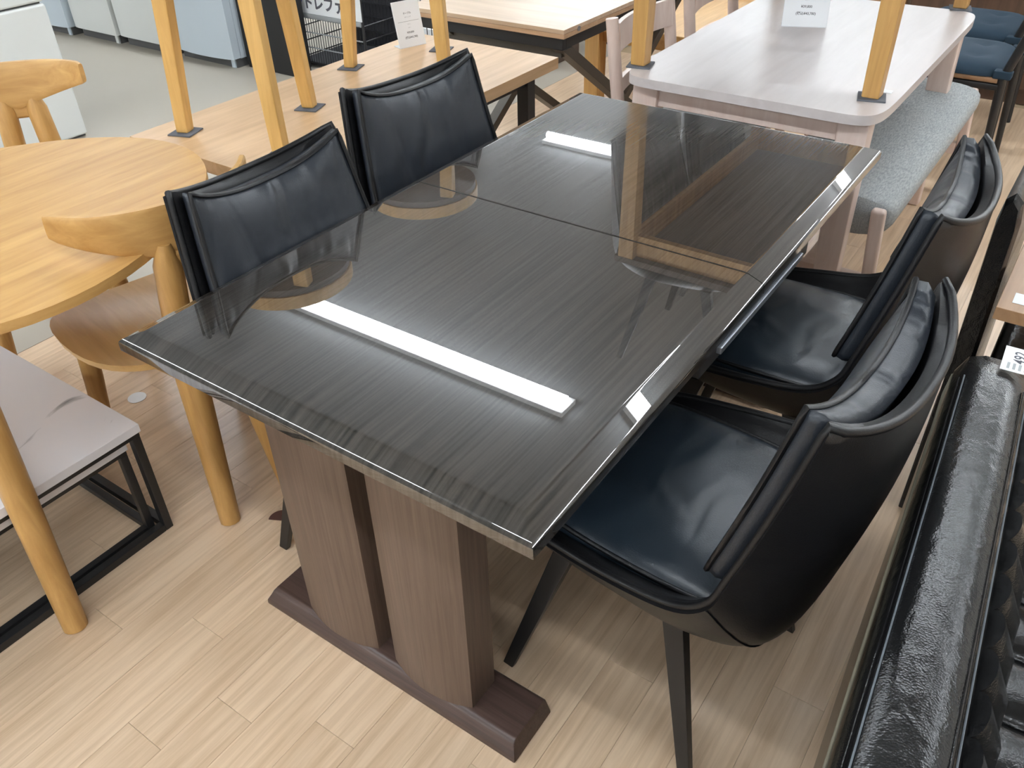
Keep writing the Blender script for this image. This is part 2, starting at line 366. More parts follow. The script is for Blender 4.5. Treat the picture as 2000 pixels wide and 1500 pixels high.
def make_black_chair(label):
    C = thing('black_leather_chair', label, 'chair')
    NU, NV = 24, 42
    bm = bmesh.new()
    gi = [[bm.verts.new(shell_p(-1+2*i/NU, 7*j/NV, False)) for j in range(NV+1)] for i in range(NU+1)]
    go = [[bm.verts.new(shell_p(-1+2*i/NU, 7*j/NV, True)) for j in range(NV+1)] for i in range(NU+1)]
    grid_faces(bm, gi); grid_faces(bm, go, True)
    for j in range(NV):
        for i in (0, NU): bm.faces.new((gi[i][j], gi[i][j+1], go[i][j+1], go[i][j]))
    for i in range(NU):
        for j in (0, NV): bm.faces.new((gi[i][j], gi[i+1][j], go[i+1][j], go[i][j]))
    sh = finish('shell', bm, 'black_leather', C, 75)
    for nm, off in (('rim_piping', .5),):
        pts = [shell_p(-1, 7*j/NV, False).lerp(shell_p(-1, 7*j/NV, True), off)+Vector((0, 0, .002)) for j in range(NV+1)]
        pts += [shell_p(-1+2*i/NU, 7, False).lerp(shell_p(-1+2*i/NU, 7, True), .78)+Vector((-.001, 0, .002)) for i in range(1, NU)]
        pts += [shell_p(1, 7*j/NV, False).lerp(shell_p(1, 7*j/NV, True), off)+Vector((0, 0, .002)) for j in range(NV, -1, -1)]
        tube(nm, pts, .0065, 'black_leather', sh, 8)
    # thin seam lines down the sides of the shell
    for s in (-1, 1):
        pts = [shell_p(s*(1-.62*k/14), 4.05-.25*k/14, True)+Vector((-.0005, s*.0005, -.0005)) for k in range(15)]
        tube('side_seam', pts, .0016, 'black_leather', sh, 5)
    # back cushion: boxy pillow that follows the shell, piping round its front face
    def bc(s, t, d, k=1.0):
        v = 4.6+2.36*t; u = s*(.955-.02*(1-t))
        p = shell_p(u, v, False); q = shell_p(u, v+.05, False)-shell_p(u, v-.05, False)
        p.x += k*(.022)*(1-abs(u)**2.3)
        n = Vector((q.z, 0, -q.x)).normalized()
        if n.x < 0: n = -n
        return p+n*d
    A, B = 20, 16
    def puff(s, t): return (1-abs(s)**4)*(1-abs(2*t-1)**4)
    bm = bmesh.new()
    F = [[bm.verts.new(bc(-1+2*i/A, j/B, .032+.026*puff(-1+2*i/A, j/B))) for j in range(B+1)] for i in range(A+1)]
    K = [[bm.verts.new(bc((-1+2*i/A)*.97, .02+.96*j/B, .002, .35)) for j in range(B+1)] for i in range(A+1)]
    M_ = {}
    def mid(i, j):
        if (i, j) not in M_:
            s, t = -1+2*i/A, j/B
            M_[i, j] = bm.verts.new(bc(s*1.015, t+(.012 if j == B else 0)-(.01 if j == 0 else 0), .016, .7))
        return M_[i, j]
    grid_faces(bm, F); grid_faces(bm, K, True)
    per = [(i, 0) for i in range(A)]+[(A, j) for j in range(B)]+[(i, B) for i in range(A, 0, -1)]+[(0, j) for j in range(B, 0, -1)]
    for k in range(len(per)):
        (i, j), (i2, j2) = per[k], per[(k+1) % len(per)]
        bm.faces.new((F[i][j], F[i2][j2], mid(i2, j2), mid(i, j))); bm.faces.new((mid(i, j), mid(i2, j2), K[i2][j2], K[i][j]))
    cu = finish('back_cushion', bm, 'black_leather_pillow', C, 180)
    tube('piping', [bc(-1+2*i/A, j/B, .033) for i, j in per], .0048, 'black_leather', cu, 6, True)
    # seat cushion
    def sc(s, t):   # unit square to rounded outline
        x = .028+.206*t; y = s*(.200-.012*t*t)
        k = (abs(s)*abs(t))**5
        return x-.018*k*(1 if t > 0 else -1), y*(1-.07*k)
    A, B = 18, 18; bm = bmesh.new()
    def pf(a): return 1-abs(a)**3.2
    F = [[None]*(B+1) for _ in range(A+1)]; K = [[None]*(B+1) for _ in range(A+1)]; Mi = {}
    for i in range(A+1):
        for j in range(B+1):
            s, t = -1+2*i/A, -1+2*j/B; x, y = sc(s, t)
            F[i][j] = bm.verts.new((x, y, .458+.026*(pf(s)*pf(t))**.7)); K[i][j] = bm.verts.new((x*.99, y*.98, .408+.02*abs(s)**3))
    grid_faces(bm, F); grid_faces(bm, K, True)
    per = [(i, 0) for i in range(A)]+[(A, j) for j in range(B)]+[(i, B) for i in range(A, 0, -1)]+[(0, j) for j in range(B, 0, -1)]
    def mid2(i, j):
        if (i, j) not in Mi:
            c = F[i][j].co; Mi[i, j] = bm.verts.new((.028+(c.x-.028)*1.025, c.y*1.025, .438))
        return Mi[i, j]
    for k in range(len(per)):
        (i, j), (i2, j2) = per[k], per[(k+1) % len(per)]
        bm.faces.new((F[i][j], F[i2][j2], mid2(i2, j2), mid2(i, j))); bm.faces.new((mid2(i, j), mid2(i2, j2), K[i2][j2], K[i][j]))
    pp = [F[i][j].co.copy() for i, j in per]
    cu = finish('seat_cushion', bm, 'black_leather_seat', C, 180)
    tube('piping', pp, .0042, 'black_leather', cu, 6, True)
    for sx, x0, x1 in ((1, .15, .255), (-1, -.06, -.150)):
        for sy in (-1, 1):
            beam('leg', (x0, sy*.165, .375), (x1, sy*.212, 0), .040, .022, .024, .014, 'black_metal', C, .002)
    return C
bc0 = make_black_chair('black leather chair nearest the camera, drawn up to the right of the glossy table')
bc0.location = (.469, .432, 0); bc0.rotation_euler = (0, 0, math.radians(175.4)); bc0['group'] = 'black leather dining chairs'
G_ = 'black leather dining chairs'
copy_tree(bc0, (.428, 1.024, 0), math.radians(181.6), 'black leather chair at the far right of the glossy table, beside the grey bench', G_)
copy_tree(bc0, (-.268, .418, 0), 0, 'black leather chair at the left of the glossy table, next to the round oak table', G_)
copy_tree(bc0, (-.381, .971, 0), math.radians(-7.5), 'black leather chair at the far left of the glossy table, before the light wood table', G_)

# ------------------------------------------------------------------ rounded oak table and its chairs
RT = thing('oak_table', 'honey oak table with a softly rounded triangular top at the left', 'table', (-1.06, .12, 0))
out = []
for k in range(72):
    th = 2*PI*k/72; r_ = .462+.030*math.cos(3*(th+math.radians(31))); out.append((r_*math.cos(th), r_*math.sin(th)))
prism('tabletop', out, .690, .71, 'honey_oak', RT, .008, 3)
prism('sub_top', [(x*.80, y*.80) for x, y in out], .655, .690, 'honey_oak', RT, .004)
for a in (-36.5, 90, 213):
    d = Vector((math.cos(math.radians(a)), math.sin(math.radians(a)), 0))
    tube('leg', [d*.455+Vector((0, 0, .684)), d*.485+Vector((0, 0, .4)), d*.54], .03, 'honey_oak_upright', RT, 16, radii=[.034, .030, .025])

def make_oak_chair(label):
    C = thing('oak_chair', label, 'chair')
    # moulded seat
    bm = bmesh.new(); n, m_ = 40, 6; rings = []
    def pt(k, r):
        th = 2*PI*k/n; c, s = math.cos(th), math.sin(th); e_ = 2/2.7
        x = math.copysign(abs(c)**e_, c)*.225*r; y = math.copysign(abs(s)**e_, s)*(.235 - .02*(c < 0)*abs(c))*r
        z = .435+.022*(abs(y)/.22)**2.2+.012*(x > 0)*-(x/.22)**2+.012*(x < -.1)*((-x-.1)/.12)**2
        return x, y, z
    top = [[bm.verts.new(pt(k, j/m_)) for k in range(n)] for j in range(1, m_+1)]
    bot = [[bm.verts.new(Vector(pt(k, j/m_*.985))-Vector((0, 0, .017))) for k in range(n)] for j in range(1, m_+1)]
    for g in (top, bot):
        c0 = bm.verts.new((0, 0, .435-(.017 if g is bot else 0)))
        for k in range(n): bm.faces.new((c0, g[0][k], g[0][(k+1) % n]))
        for j in range(m_-1):
            for k in range(n): bm.faces.new((g[j][k], g[j+1][k], g[j+1][(k+1) % n], g[j][(k+1) % n]))
    for k in range(n): bm.faces.new((top[-1][k], bot[-1][k], bot[-1][(k+1) % n], top[-1][(k+1) % n]))
    finish('seat', bm, 'seat_oak', C, 50)
    # bent back rail, tips swept forward, deep in the middle
    bm = bmesh.new(); NN = 28; R_ = []
    for i in range(NN+1):
        u = -1+2*i/NN; y = .206*math.sin(u*1.1)/math.sin(1.1); x = -.250+.105*abs(u)**2.0
        h = .028+.036*(1-abs(u))**1.1; t = .026-.010*abs(u)**2
        zc = .802+.004*u*u-h
        if abs(u) > .95: h *= .88
        nx = Vector((1, -u*.9, 0)).normalized(); c = Vector((x, y, zc)); lean = .16
        sec = []
        for a in range(12):
            th = 2*PI*a/12+PI/12; ca, sa = math.cos(th), math.sin(th)
            dx = math.copysign(abs(ca)**.5, ca)*t/2; dz = math.copysign(abs(sa)**.5, sa)*h
            sec.append(bm.verts.new(c+nx*dx+Vector((-dz*lean, 0, dz))))
        R_.append(sec)
    for A, B in zip(R_, R_[1:]):
        for a in range(12): bm.faces.new((A[a], A[(a+1) % 12], B[(a+1) % 12], B[a]))
    bm.faces.new(R_[0]); bm.faces.new(R_[-1][::-1])
    finish('back_rail', bm, 'honey_oak', C, 50)
    box('splat', -.262, -.236, -.058, .058, .645, .70, 'honey_oak', C, .010, 3)
    for s in (-1, 1):
        bm = bmesh.new()
        pts = [(-.250, s*.040, .72), (-.246, s*.042, .67), (-.236, s*.048, .58), (-.230, s*.058, .42), (-.248, s*.070, .20), (-.275, s*.084, 0)]
        tube_bm(bm, pts, .03, 12, radii=[.014, .029, .030, .034, .029, .024]); finish('rear_leg', bm, 'honey_oak_upright', C, 50)
        tube('front_leg', [(.150, s*.155, .43), (.158, s*.168, .25), (.175, s*.190, 0)], .02, 'honey_oak_upright', C, 12, radii=[.025, .024, .019])
        beam('seat_rail', (.15, s*.150, .400), (-.235, s*.06, .400), .022, .04, mat='honey_oak', parent=C, side=(0, 1, 0), flat_ends=False)
    return C
oc = make_oak_chair('oak chair with a moulded seat and bent back rail behind the black leather chair')
oc.location = (-.845, .332, 0); oc.rotation_euler = (0, 0, math.radians(168)); oc['group'] = 'oak chairs at the rounded oak table'
copy_tree(oc, (-1.585, .465, 0), math.radians(-36), 'oak chair at the upper left, its bent back rail before the white fridge', 'oak chairs at the rounded oak table')

# ------------------------------------------------------------------ marble nest tables
def nest(name, x0, x1, y0, y1, h, label, th, r):
    t = thing(name, label, 'table', (x1, y1, 0), 0, 'marble nesting tables')
    w, d = x1-x0, y1-y0
    box('marble_top', -w, 0, -d, 0, h-th, h, 'marble', t, .002)
    i = .004
    box('frame_rim', -w+i, -i, -d+i, -i, h-th-.012, h-th-.0005, 'black_metal', t, .001)
    for x in (-w+i+r/2, -i-r/2):
        for y in (-d+i+r/2, -i-r/2): box('post', x-r/2, x+r/2, y-r/2, y+r/2, 0, h-th-.012, 'black_metal', t, .002)
        box('floor_bar', x-r/2, x+r/2, -d+i+r, -i-r, 0, r, 'black_metal', t, .002)
    box('back_floor_bar', -w+i+r, -i-r, -i-r, -i, 0, r, 'black_metal', t, .002)
nest('nesting_table', -1.28, -.690, -.70, .108, .318, 'low marble table on a black frame, the larger upper one of two', .022, .02)
nest('nesting_table', -1.25, -.720, -.69, .080, .268, 'smaller marble table tucked under the low marble table', .020, .018)

# ------------------------------------------------------------------ long light wood table, chest below, stools above
LT = thing('long_wood_table', 'plain light wood table behind the left black chairs, stools stacked on it', 'table', (-1.032, 1.27, 0))
box('tabletop', -.308, .308, -.61, .61, .624, .66, 'long_table_wood', LT, .0015)
for sx in (-1, 1):
    for sy in (-1, 1): box('leg', sx*.25-.022, sx*.25+.022, sy*.50-.022, sy*.50+.022, 0, .624, 'black_metal', LT, .002)
    box('cross_rail', sx*.25-.012, sx*.25+.012, -.478, .478, .59, .6235, 'black_metal', LT, .002)
CH = thing('wooden_chest', 'brown wooden chest under the light wood table, between the left black chairs', 'chest', (-.985, 1.065, 0))
box('body', -.21, .21, -.25, .25, .02, .58, 'brown_chest_wood', CH, .004)
for z in (.04, .225, .41):
    dr = box('drawer', .2102, .228, -.235, .235, z, z+.165, 'brown_chest_wood', CH, .003)
    bm = bmesh.new(); bmesh.ops.create_uvsphere(bm, u_segments=14, v_segments=8, radius=.017)
    bmesh.ops.translate(bm, verts=bm.verts[:], vec=(.238, -.155, z+.09)); finish('knob', bm, 'white_knob', dr, 180)
def make_stool(label):
    t = thing('round_stool', label, 'stool', (0, 0, 0), 0, 'round stools standing on the light wood table')
    ring = [(.192*math.cos(2*PI*k/40), .192*math.sin(2*PI*k/40)) for k in range(40)]
    prism('seat_board', [(x*.97, y*.97) for x, y in ring], .50, .52, 'stool_underside_wood', t, .002)
    prism('seat_cushion', ring, .5202, .56, 'stool_leg_wood', t, .012, 3)
    return t
def stool_at(o, feet):
    for k, (x, y) in enumerate(feet):
        tp = Vector((x*.80, y*.80, .50)); n = Vector((x, y, 0)).normalized()
        beam('leg', (x, y, .004), tp, .036, .036, .046, .040, 'stool_leg_wood', o, .005, side=(.93, .37, 0))
        c = math.cos(.35); s_ = math.sin(.35); q = .034
        prism('felt_pad', [(x+a*c-b_*s_, y+a*s_+b_*c) for a, b_ in ((-q, -q), (q, -q), (q, q), (-q, q))], 0, .004, 'felt_pad', o, .001)
s1 = make_stool('round stool on felt pads at the near end of the light wood table'); s1.location = (-1.06, .877, .66)
stool_at(s1, [(-.168, -.117), (.185, -.091), (-.018, .207)])
s2 = make_stool('round stool at the far end of the light wood table, by the price card'); s2.location = (-1.087, 1.559, .66)
stool_at(s2, [(-.161, -.123), (.194, -.069), (-.033, .192)])

def price_card(loc, rz, w, h, tilt, label, lines, acr=True):
    t = thing('price_card', label, 'price card', loc, rz, 'price cards in clear stands')
    Mt = Matrix.Rotation(PI/2-tilt, 4, 'X')
    bm = box_bm(-w/2, w/2, 0, h, -.0008, .0008, 0); bm.transform(Mt); finish('card', bm, 'white_card', t)
    bm = box_bm(-w/2-.001, w/2+.001, -.0005, h+.001, -.003, -.001, 0); bm.transform(Mt); finish('stand_plate', bm, 'acrylic', t)
    box('stand_foot', -w/2, w/2, -.001, .045, 0, .002, 'acrylic', t, 0)
    for body, size, y, bold in lines:
        if body == '-':
            bm = box_bm(-w*.4, w*.4, y-.0004, y+.0004, .0009, .0011, 0); bm.transform(Mt); finish('rule', bm, 'card_print', t)
        else: text('print', body, size, 'card_print', t, Mt @ Matrix.Translation((0, y, .0011)), bold)
PRINT = [('テーブル', .008, .108, .0002), ('ダイニング', .005, .096, 0), ('-', 0, .083, 0), ('サイズ', .004, .073, 0), ('カラー', .004, .062, 0), ('¥39,800', .0085, .047, .0002), ('(税込¥43,780)', .0085, .031, .0002)]
price_card((-1.232, 1.735, .66), math.radians(72), .105, .148, .25, 'white price card on the light wood table', PRINT)

# ------------------------------------------------------------------ folding table with crossed metal legs
FT = thing('folding_table', 'double-layer wood folding table with black apron and crossed metal legs', 'table', (-1.165, 2.04, 0))
box('upper_leaf', -.362, .362, 0, 1.03, .6855, .70, 'folding_table_wood', FT, .001)
box('lower_leaf', -.362, .362, 0, 1.03, .669, .6848, 'folding_table_edge_wood', FT, .001)
for y0, y1 in ((.02, .045), (.985, 1.01)): box('apron', -.345, .345, y0, y1, .625, .6688, 'black_panel', FT, .002)
for x0 in (-.345, .320): box('apron', x0, x0+.025, .045, .985, .625, .6688, 'black_panel', FT, .002)
bm = bmesh.new(); bmesh.ops.create_cone(bm, cap_ends=True, segments=16, radius1=.009, radius2=.009, depth=.003)
bm.transform(Matrix.Translation((.3632, .10, .6852)) @ Matrix.Rotation(PI/2, 4, 'Y')); finish('hinge_pin', bm, 'rail_metal', FT, 40)
for x in (-.19, .325):
    beam('crossed_leg', (x, .05, .625), (x, .98, 0), .05, .065, mat='dark_bronze_metal', parent=FT, bevel=.002)
    beam('crossed_leg', (x+.001, .98, .625), (x+.001, .05, 0), .044, .065, mat='dark_bronze_metal', parent=FT, bevel=.002)
box('stretcher_bar', -.19, .325, .045, .095, .59, .6245, 'dark_bronze_metal', FT, .002)

# ------------------------------------------------------------------ pink-washed table, bench and chairs
PT = thing('pale_pink_table', 'pale pink washed dining table with rounded corners behind the glossy table', 'table', (-.01, 2.30, 0))
hx, hy = .375, .63
out = []
for k in range(96):
    th = 2*PI*k/96; c, s_ = math.cos(th), math.sin(th); e_ = 2/13
    out.append((math.copysign(abs(c)**e_, c)*hx, math.copysign(abs(s_)**e_, s_)*hy))
prism('tabletop', out, .684, .71, 'pink_wash_wood', PT, .010, 3)
for sy in (-1, 1): box('apron', -.28, .28, sy*.565-.01, sy*.565+.01, .618, .684, 'pink_wash_upright', PT, .003)
for sx in (-1, 1):
    box('apron', sx*.30-.01, sx*.30+.01, -.47, .47, .615, .684, 'pink_wash_upright', PT, .003)
    for sy in (-1, 1): beam('leg', (sx*.305, sy*.555, .684), (sx*.328, sy*.585, 0), .085, .065, .060, .046, 'pink_wash_upright', PT, .008)
BE = thing('upholstered_bench', 'grey fabric bench with pink legs along the pale pink table', 'bench', (.235, 2.40, 0))
bm = bmesh.new(); sec = []
for k in range(28):
    th = 2*PI*k/28; c, s_ = math.cos(th), math.sin(th)
    sec.append((math.copysign(abs(c)**.62, c)*.205, .40+math.copysign(abs(s_)**.7, s_)*(.052 if s_ > 0 else .075)))
R_ = [[bm.verts.new((x*f, y, .40+(z-.40)*f)) for x, z in sec] for y, f in ((-.60, .93), (-.592, .985), (-.57, 1), (-.2, 1), (.2, 1), (.57, 1), (.592, .985), (.60, .93))]
for A, B in zip(R_, R_[1:]):
    for a in range(28): bm.faces.new((A[a], A[(a+1) % 28], B[(a+1) % 28], B[a]))
bm.faces.new(R_[0]); bm.faces.new(R_[-1][::-1]); finish('seat_pad', bm, 'grey_fabric', BE, 60)
for sy in (-1, 1):
    for sx in (-1, 1):
        beam('leg', (sx*.165, sy*.618, .43), (sx*.20, sy*.628, 0), .040, .034, .034, .030, 'pink_wash_upright', BE, .010, seg=3)
    beam('end_rail', (-.165, sy*.618, .20), (.165, sy*.618, .20), .045, .03, mat='pink_wash_upright', parent=BE, side=(0, 0, 1), flat_ends=False)
box('long_stretcher', -.02, .02, -.60, .60, .185, .215, 'pink_wash_upright', BE, .004)
def make_pink_chair(label, loc):
    C = thing('pale_pink_chair', label, 'chair', loc, 0, 'pale pink chairs at the pale pink table')
    box('seat_pad', -.20, .215, -.205, .205, .425, .46, 'grey_fabric', C, .014, 3)
    box('seat_frame', -.195, .205, -.20, .20, .385, .425, 'pink_wash_upright', C, .004)
    for s in (-1, 1):
        tube('rear_leg', [(-.225, s*.20, .80), (-.200, s*.20, .62), (-.170, s*.20, .42), (-.215, s*.20, 0)], .016, 'pink_wash_upright', C, 12, radii=[.020, .021, .022, .016])
        tube('front_leg', [(.18, s*.18, .42), (.20, s*.19, 0)], .016, 'pink_wash_upright', C, 12, radii=[.019, .014])
    for z0, z1, d in ((.70, .785, .0), (.575, .615, .018)):
        bm = bmesh.new(); R2 = []
        for i in range(13):
            y = -.19+.38*i/12; x = -.205+d*.9-.028*(1-(2*i/12-1)**2)
            R2.append([bm.verts.new((x+a, y, z)) for a, z in ((-.008-.004, z1), (.008-.004, z1), (.008+.004, z0), (-.008+.004, z0))])
        for A, B in zip(R2, R2[1:]):
            for a in range(4): bm.faces.new((A[a], A[(a+1) % 4], B[(a+1) % 4], B[a]))
        bm.faces.new(R2[0]); bm.faces.new(R2[-1][::-1]); finish('back_slat', bm, 'pink_wash_upright', C, 40)
    return C
make_pink_chair('pale pink slat-back chair at the near left of the pale pink table', (-.315, 2.10, 0))
make_pink_chair('pale pink slat-back chair at the far left of the pale pink table', (-.315, 2.66, 0))

# upper table standing on the pink one, chairs upturned on it
UT = thing('upper_oak_table', 'oak legged table stacked on the pale pink table, feet on felt pads', 'table', (-.035, 2.365, .71))
for sx, sy, lx, ly in ((-1, -1, -.335, -.585), (1, -1, .335, -.535), (1, 1, .325, .59), (-1, 1, -.335, .59)):
    beam('leg', (lx, ly, .005), (lx*.985+.0, ly, .64), .046, .046, .058, .058, 'honey_oak_upright', UT, .004)
    c = math.cos(.25); s_ = math.sin(.25); q = .036
    bm = prism_bm([(a*c-b_*s_, a*s_+b_*c) for a, b_ in ((-q, -q), (q, -q), (q, q), (-q, q))], 0, .005, .001); bmesh.ops.translate(bm, verts=bm.verts[:], vec=(lx, ly, 0))
    finish('felt_pad', bm, 'felt_pad', UT, 40)
box('apron', -.31, .31, -.585, -.56, .56, .64, 'honey_oak_upright', UT, .003); box('apron', -.31, .31, .565, .59, .56, .64, 'honey_oak_upright', UT, .003)
for x in (-.335, .315): box('apron', x, x+.02, -.56, .565, .56, .64, 'honey_oak_upright', UT, .003)
box('tabletop', -.375, .375, -.61, .62, .64, .665, 'stool_underside_wood', UT, .004)
for k, (y, d) in enumerate(((2.08, 'nearer'), (2.64, 'farther'))):
    copy_tree(bc0, (-.27, y, 1.375+.484), 0, '%s of two black chairs upturned on the stacked oak table, seen mirrored' % d, 'upturned black chairs', rot=(PI, 0, 0))
price_card((-.10, 2.445, .71), math.radians(22), .145, .20, .32, 'white price card on the pale pink table', [(b_, s_*1.3, y*1.35, k) for b_, s_, y, k in PRINT])
LB = tag(box('price_label', -.02, .02, -.014, .014, 0, .0008, 'white_card', None, 0, loc=(.315, 1.905, .7102)), 'small white label beside the felt pad on the pale pink table', 'label')

# ------------------------------------------------------------------ black sofa with sticker, lower right
SO = thing('leather_sofa', 'black leather sofa with channel-tufted back and a numbered sticker', 'sofa', (.800, 0, 0), math.radians(3.6))
bm = bmesh.new(); sec = [(0, .05), (0, .60), (.004, .66), (.018, .695), (.04, .704), (.075, .703), (.098, .694), (.112, .67), (.118, .60), (.13, .05)]
ys = [(-1.3, 1), (-.6, 1), (-.2, 1), (.2, 1), (.5, 1), (.66, .998), (.735, .985), (.775, .95), (.79, .9)]
R_ = [[bm.verts.new((.06+(x-.06)*(.5+.5*f), y, z*f if z > .5 else z)) for x, z in sec] for y, f in ys]
for A, B in zip(R_, R_[1:]):
    for a in range(len(sec)): bm.faces.new((A[a], A[(a+1) % len(sec)], B[(a+1) % len(sec)], B[a]))
bm.faces.new(R_[0]); bm.faces.new(R_[-1][::-1]); bk = finish('back', bm, 'sofa_leather', SO, 60)
for x in (.012, .018, .100, .107):
    zz = {.012: .688, .018: .6945, .100: .692, .107: .683}[x]
    tube('stitch_line', [(x, y, zz+.001) for y in (-1.3, -.2, .3, .66)], .0011, 'stitch_thread' if x in (.018, .107) else 'sofa_leather', bk, 5)
tube('edge_welt', [(-.001, -1.3, .655), (-.001, .5, .655), (-.001, .66, .652), (.004, .74, .64)], .0022, 'frayed_edge', bk, 6)
# channel tufted inner panel
for k in range(30):
    y = .74-.062*(k+.5); hw = .031; bm = bmesh.new(); R2 = []
    for i in range(9):
        th = PI*i/8; yy = y-hw*math.cos(th); dx = .022*math.sin(th)
        R2.append([bm.verts.new(p) for p in ((.118+dx*.6, yy, .655+.012*math.sin(th)), (.128+dx*1.2, yy, .62), (.150+dx*1.2, yy, .45), (.155, yy, .36), (.10, yy, .36), (.10, yy, .64))])
    for A, B in zip(R2, R2[1:]):
        for a in range(6): bm.faces.new((A[a], A[(a+1) % 6], B[(a+1) % 6], B[a]))
    bm.faces.new(R2[0]); bm.faces.new(R2[-1][::-1]); finish('back_channel', bm, 'sofa_leather', bk, 60)
st = box('seat_base', .125, .75, -1.3, .76, .08, .36, 'sofa_leather', SO, .02, 3)
for k in range(18):
    y = .745-.115*(k+.5); bm = bmesh.new(); R2 = []
    for i in range(11):
        th = PI*i/10; yy = y-.0575*math.cos(th); dz = .022*math.sin(th)**.6 if 0 < i < 10 else 0
        R2.append([bm.verts.new(p) for p in ((.16, yy, .41+dz), (.70, yy, .41+dz), (.755, yy, .385+dz*.5), (.755, yy, .345), (.16, yy, .345))])
    for A, B in zip(R2, R2[1:]):
        for a in range(5): bm.faces.new((A[a], A[(a+1) % 5], B[(a+1) % 5], B[a]))
    bm.faces.new(R2[0]); bm.faces.new(R2[-1][::-1]); finish('seat_channel', bm, 'sofa_leather', st, 60)
for x in (.05, .70):
    for y in (-1.2, .68): box('foot', x-.02, x+.02, y-.02, y+.02, 0, .085, 'black_metal', SO, .004)
SK = thing('stock_sticker', 'white sticker printed 492 on the black sofa back', 'sticker', (.842, .728, .7052), math.radians(2))
box('paper', -.026, .03, -.036, .036, 0, .0006, 'white_card', SK, 0)
Rr = Matrix.Rotation(math.radians(90), 4, 'Z')
text('print', '492', .024, 'label_print', SK, Matrix.Translation((-.002, .008, .0008)) @ Rr, .0003)
for k in range(5):
    bm = box_bm(-.018+.008*k, -.014+.008*k, -.03, -.012, .0007, .0009, 0); finish('print_line', bm, 'grey_rail', SK)

# ------------------------------------------------------------------ upholstered chair and side table at the right edge
PC = thing('parsons_chair', 'fully upholstered black leather chair at the right edge, back towards the aisle', 'chair', (.735, 1.33, 0))
bm = bmesh.new(); sec = [(-.002, .05), (-.006, .45), (-.012, .76), (-.008, .80), (.006, .815), (.022, .80), (.029, .76), (.036, .45), (.045, .05)]
R_ = [[bm.verts.new((x*(1 if f == 1 else .8), y, z if f == 1 else z-.012*(z > .7))) for x, z in sec] for y, f in ((-.235, 0), (-.222, 1), (-.1, 1), (.1, 1), (.222, 1), (.235, 0))]
for A, B in zip(R_, R_[1:]):
    for a in range(9): bm.faces.new((A[a], A[(a+1) % 9], B[(a+1) % 9], B[a]))
bm.faces.new(R_[0]); bm.faces.new(R_[-1][::-1]); finish('back', bm, 'sofa_leather', PC, 50)
box('seat', .06, .44, -.225, .225, .33, .46, 'sofa_leather', PC, .03, 3)
for x in (0.015, .40):
    for y in (-.19, .19): box('leg', x-.022, x+.022, y-.022, y+.022, 0, .34, 'black_metal', PC, .003)
SD = thing('brown_side_table', 'brown wood table corner with a white label at the right edge', 'table', (.777, .985, 0))
box('tabletop', .0, .75, -.02, .95, .635, .66, 'side_table_wood', SD, .0015)
for x in (.12, .68):
    for y in (.05, .88): box('leg', x-.025, x+.025, y-.025, y+.025, 0, .635, 'black_metal', SD, .003)
tag(box('table_label', -.025, .025, -.02, .02, 0, .0008, 'white_card', None, 0, loc=(.823, 1.015, .6602)), 'small white label on the brown wood table corner', 'label')

# ------------------------------------------------------------------ black chairs with blue cushions, top right
def make_blue_chair(label, loc, rz):
    C = thing('black_metal_chair', label, 'chair', loc, rz, 'black chairs with blue cushions')
    box('seat_board', -.20, .20, -.20, .20, .425, .445, 'side_table_wood', C, .006)
    box('seat_ring', -.205, .205, -.205, .205, .40, .424, 'black_metal', C, .006)
    bm = bmesh.new(); n = 14
    G1 = [[None]*(n+1) for _ in range(n+1)]; G2 = [[None]*(n+1) for _ in range(n+1)]
    for i in range(n+1):
        for j in range(n+1):
            s_, t_ = -1+2*i/n, -1+2*j/n; k = 1-.12*(abs(s_)*abs(t_))**3
            dip = sum(.02*math.exp(-((s_-a)**2+(t_-b_)**2)/.02) for a, b_ in ((-.4, -.4), (.4, -.4), (-.4, .4), (.4, .4)))
            e_ = (1-abs(s_)**6)*(1-abs(t_)**6)
            G1[i][j] = bm.verts.new((.205*s_*k, .21*t_*k, .468+.03*e_-dip)); G2[i][j] = bm.verts.new((.205*s_*k, .21*t_*k, .447))
    grid_faces(bm, G1); grid_faces(bm, G2, True)
    for i in range(n):
        for g in (0, n):
            bm.faces.new((G1[i][g], G1[i+1][g], G2[i+1][g], G2[i][g])); bm.faces.new((G1[g][i], G1[g][i+1], G2[g][i+1], G2[g][i]))
    finish('cushion', bm, 'blue_cushion', C, 60)
    for s in (-1, 1):
        tube('rear_leg', [(-.30, s*.19, .84), (-.205, s*.19, .44), (-.235, s*.20, 0)], .017, 'black_metal', C, 10, radii=[.016, .017, .012])
        tube('front_leg', [(.185, s*.185, .42), (.21, s*.20, 0)], .017, 'black_metal', C, 10, radii=[.017, .012])
        box('tie', -.235, -.17, s*.19-.022, s*.19+.022, .445, .475, 'blue_cushion', C, .006)
    for z, x in ((.80, -.292), (.66, -.258)):
        tube('back_bar', [(x, -.19, z), (x-.02, 0, z), (x, .19, z)], .012, 'black_metal', C, 8)
make_blue_chair('black metal chair with dark blue tufted cushion, the nearer at the top right', (.27, 3.33, 0), math.radians(180))
make_blue_chair('black metal chair with dark blue tufted cushion, the farther at the top right', (.23, 3.86, 0), math.radians(178))
DC = thing('dark_cabinet', 'dark brown wooden cabinet behind the blue-cushioned chairs', 'cabinet', (.6, 4.55, 0))
box('carcass', -.75, .75, -.22, .22, .06, .8, 'dark_brown_wood', DC, .004); box('plinth', -.72, .72, -.2, .2, 0, .06, 'dark_brown_wood', DC, .002)
for x in (-.74, 0.01): box('door', x, x+.73, -.238, -.2205, .08, .78, 'dark_brown_wood', DC, .004)

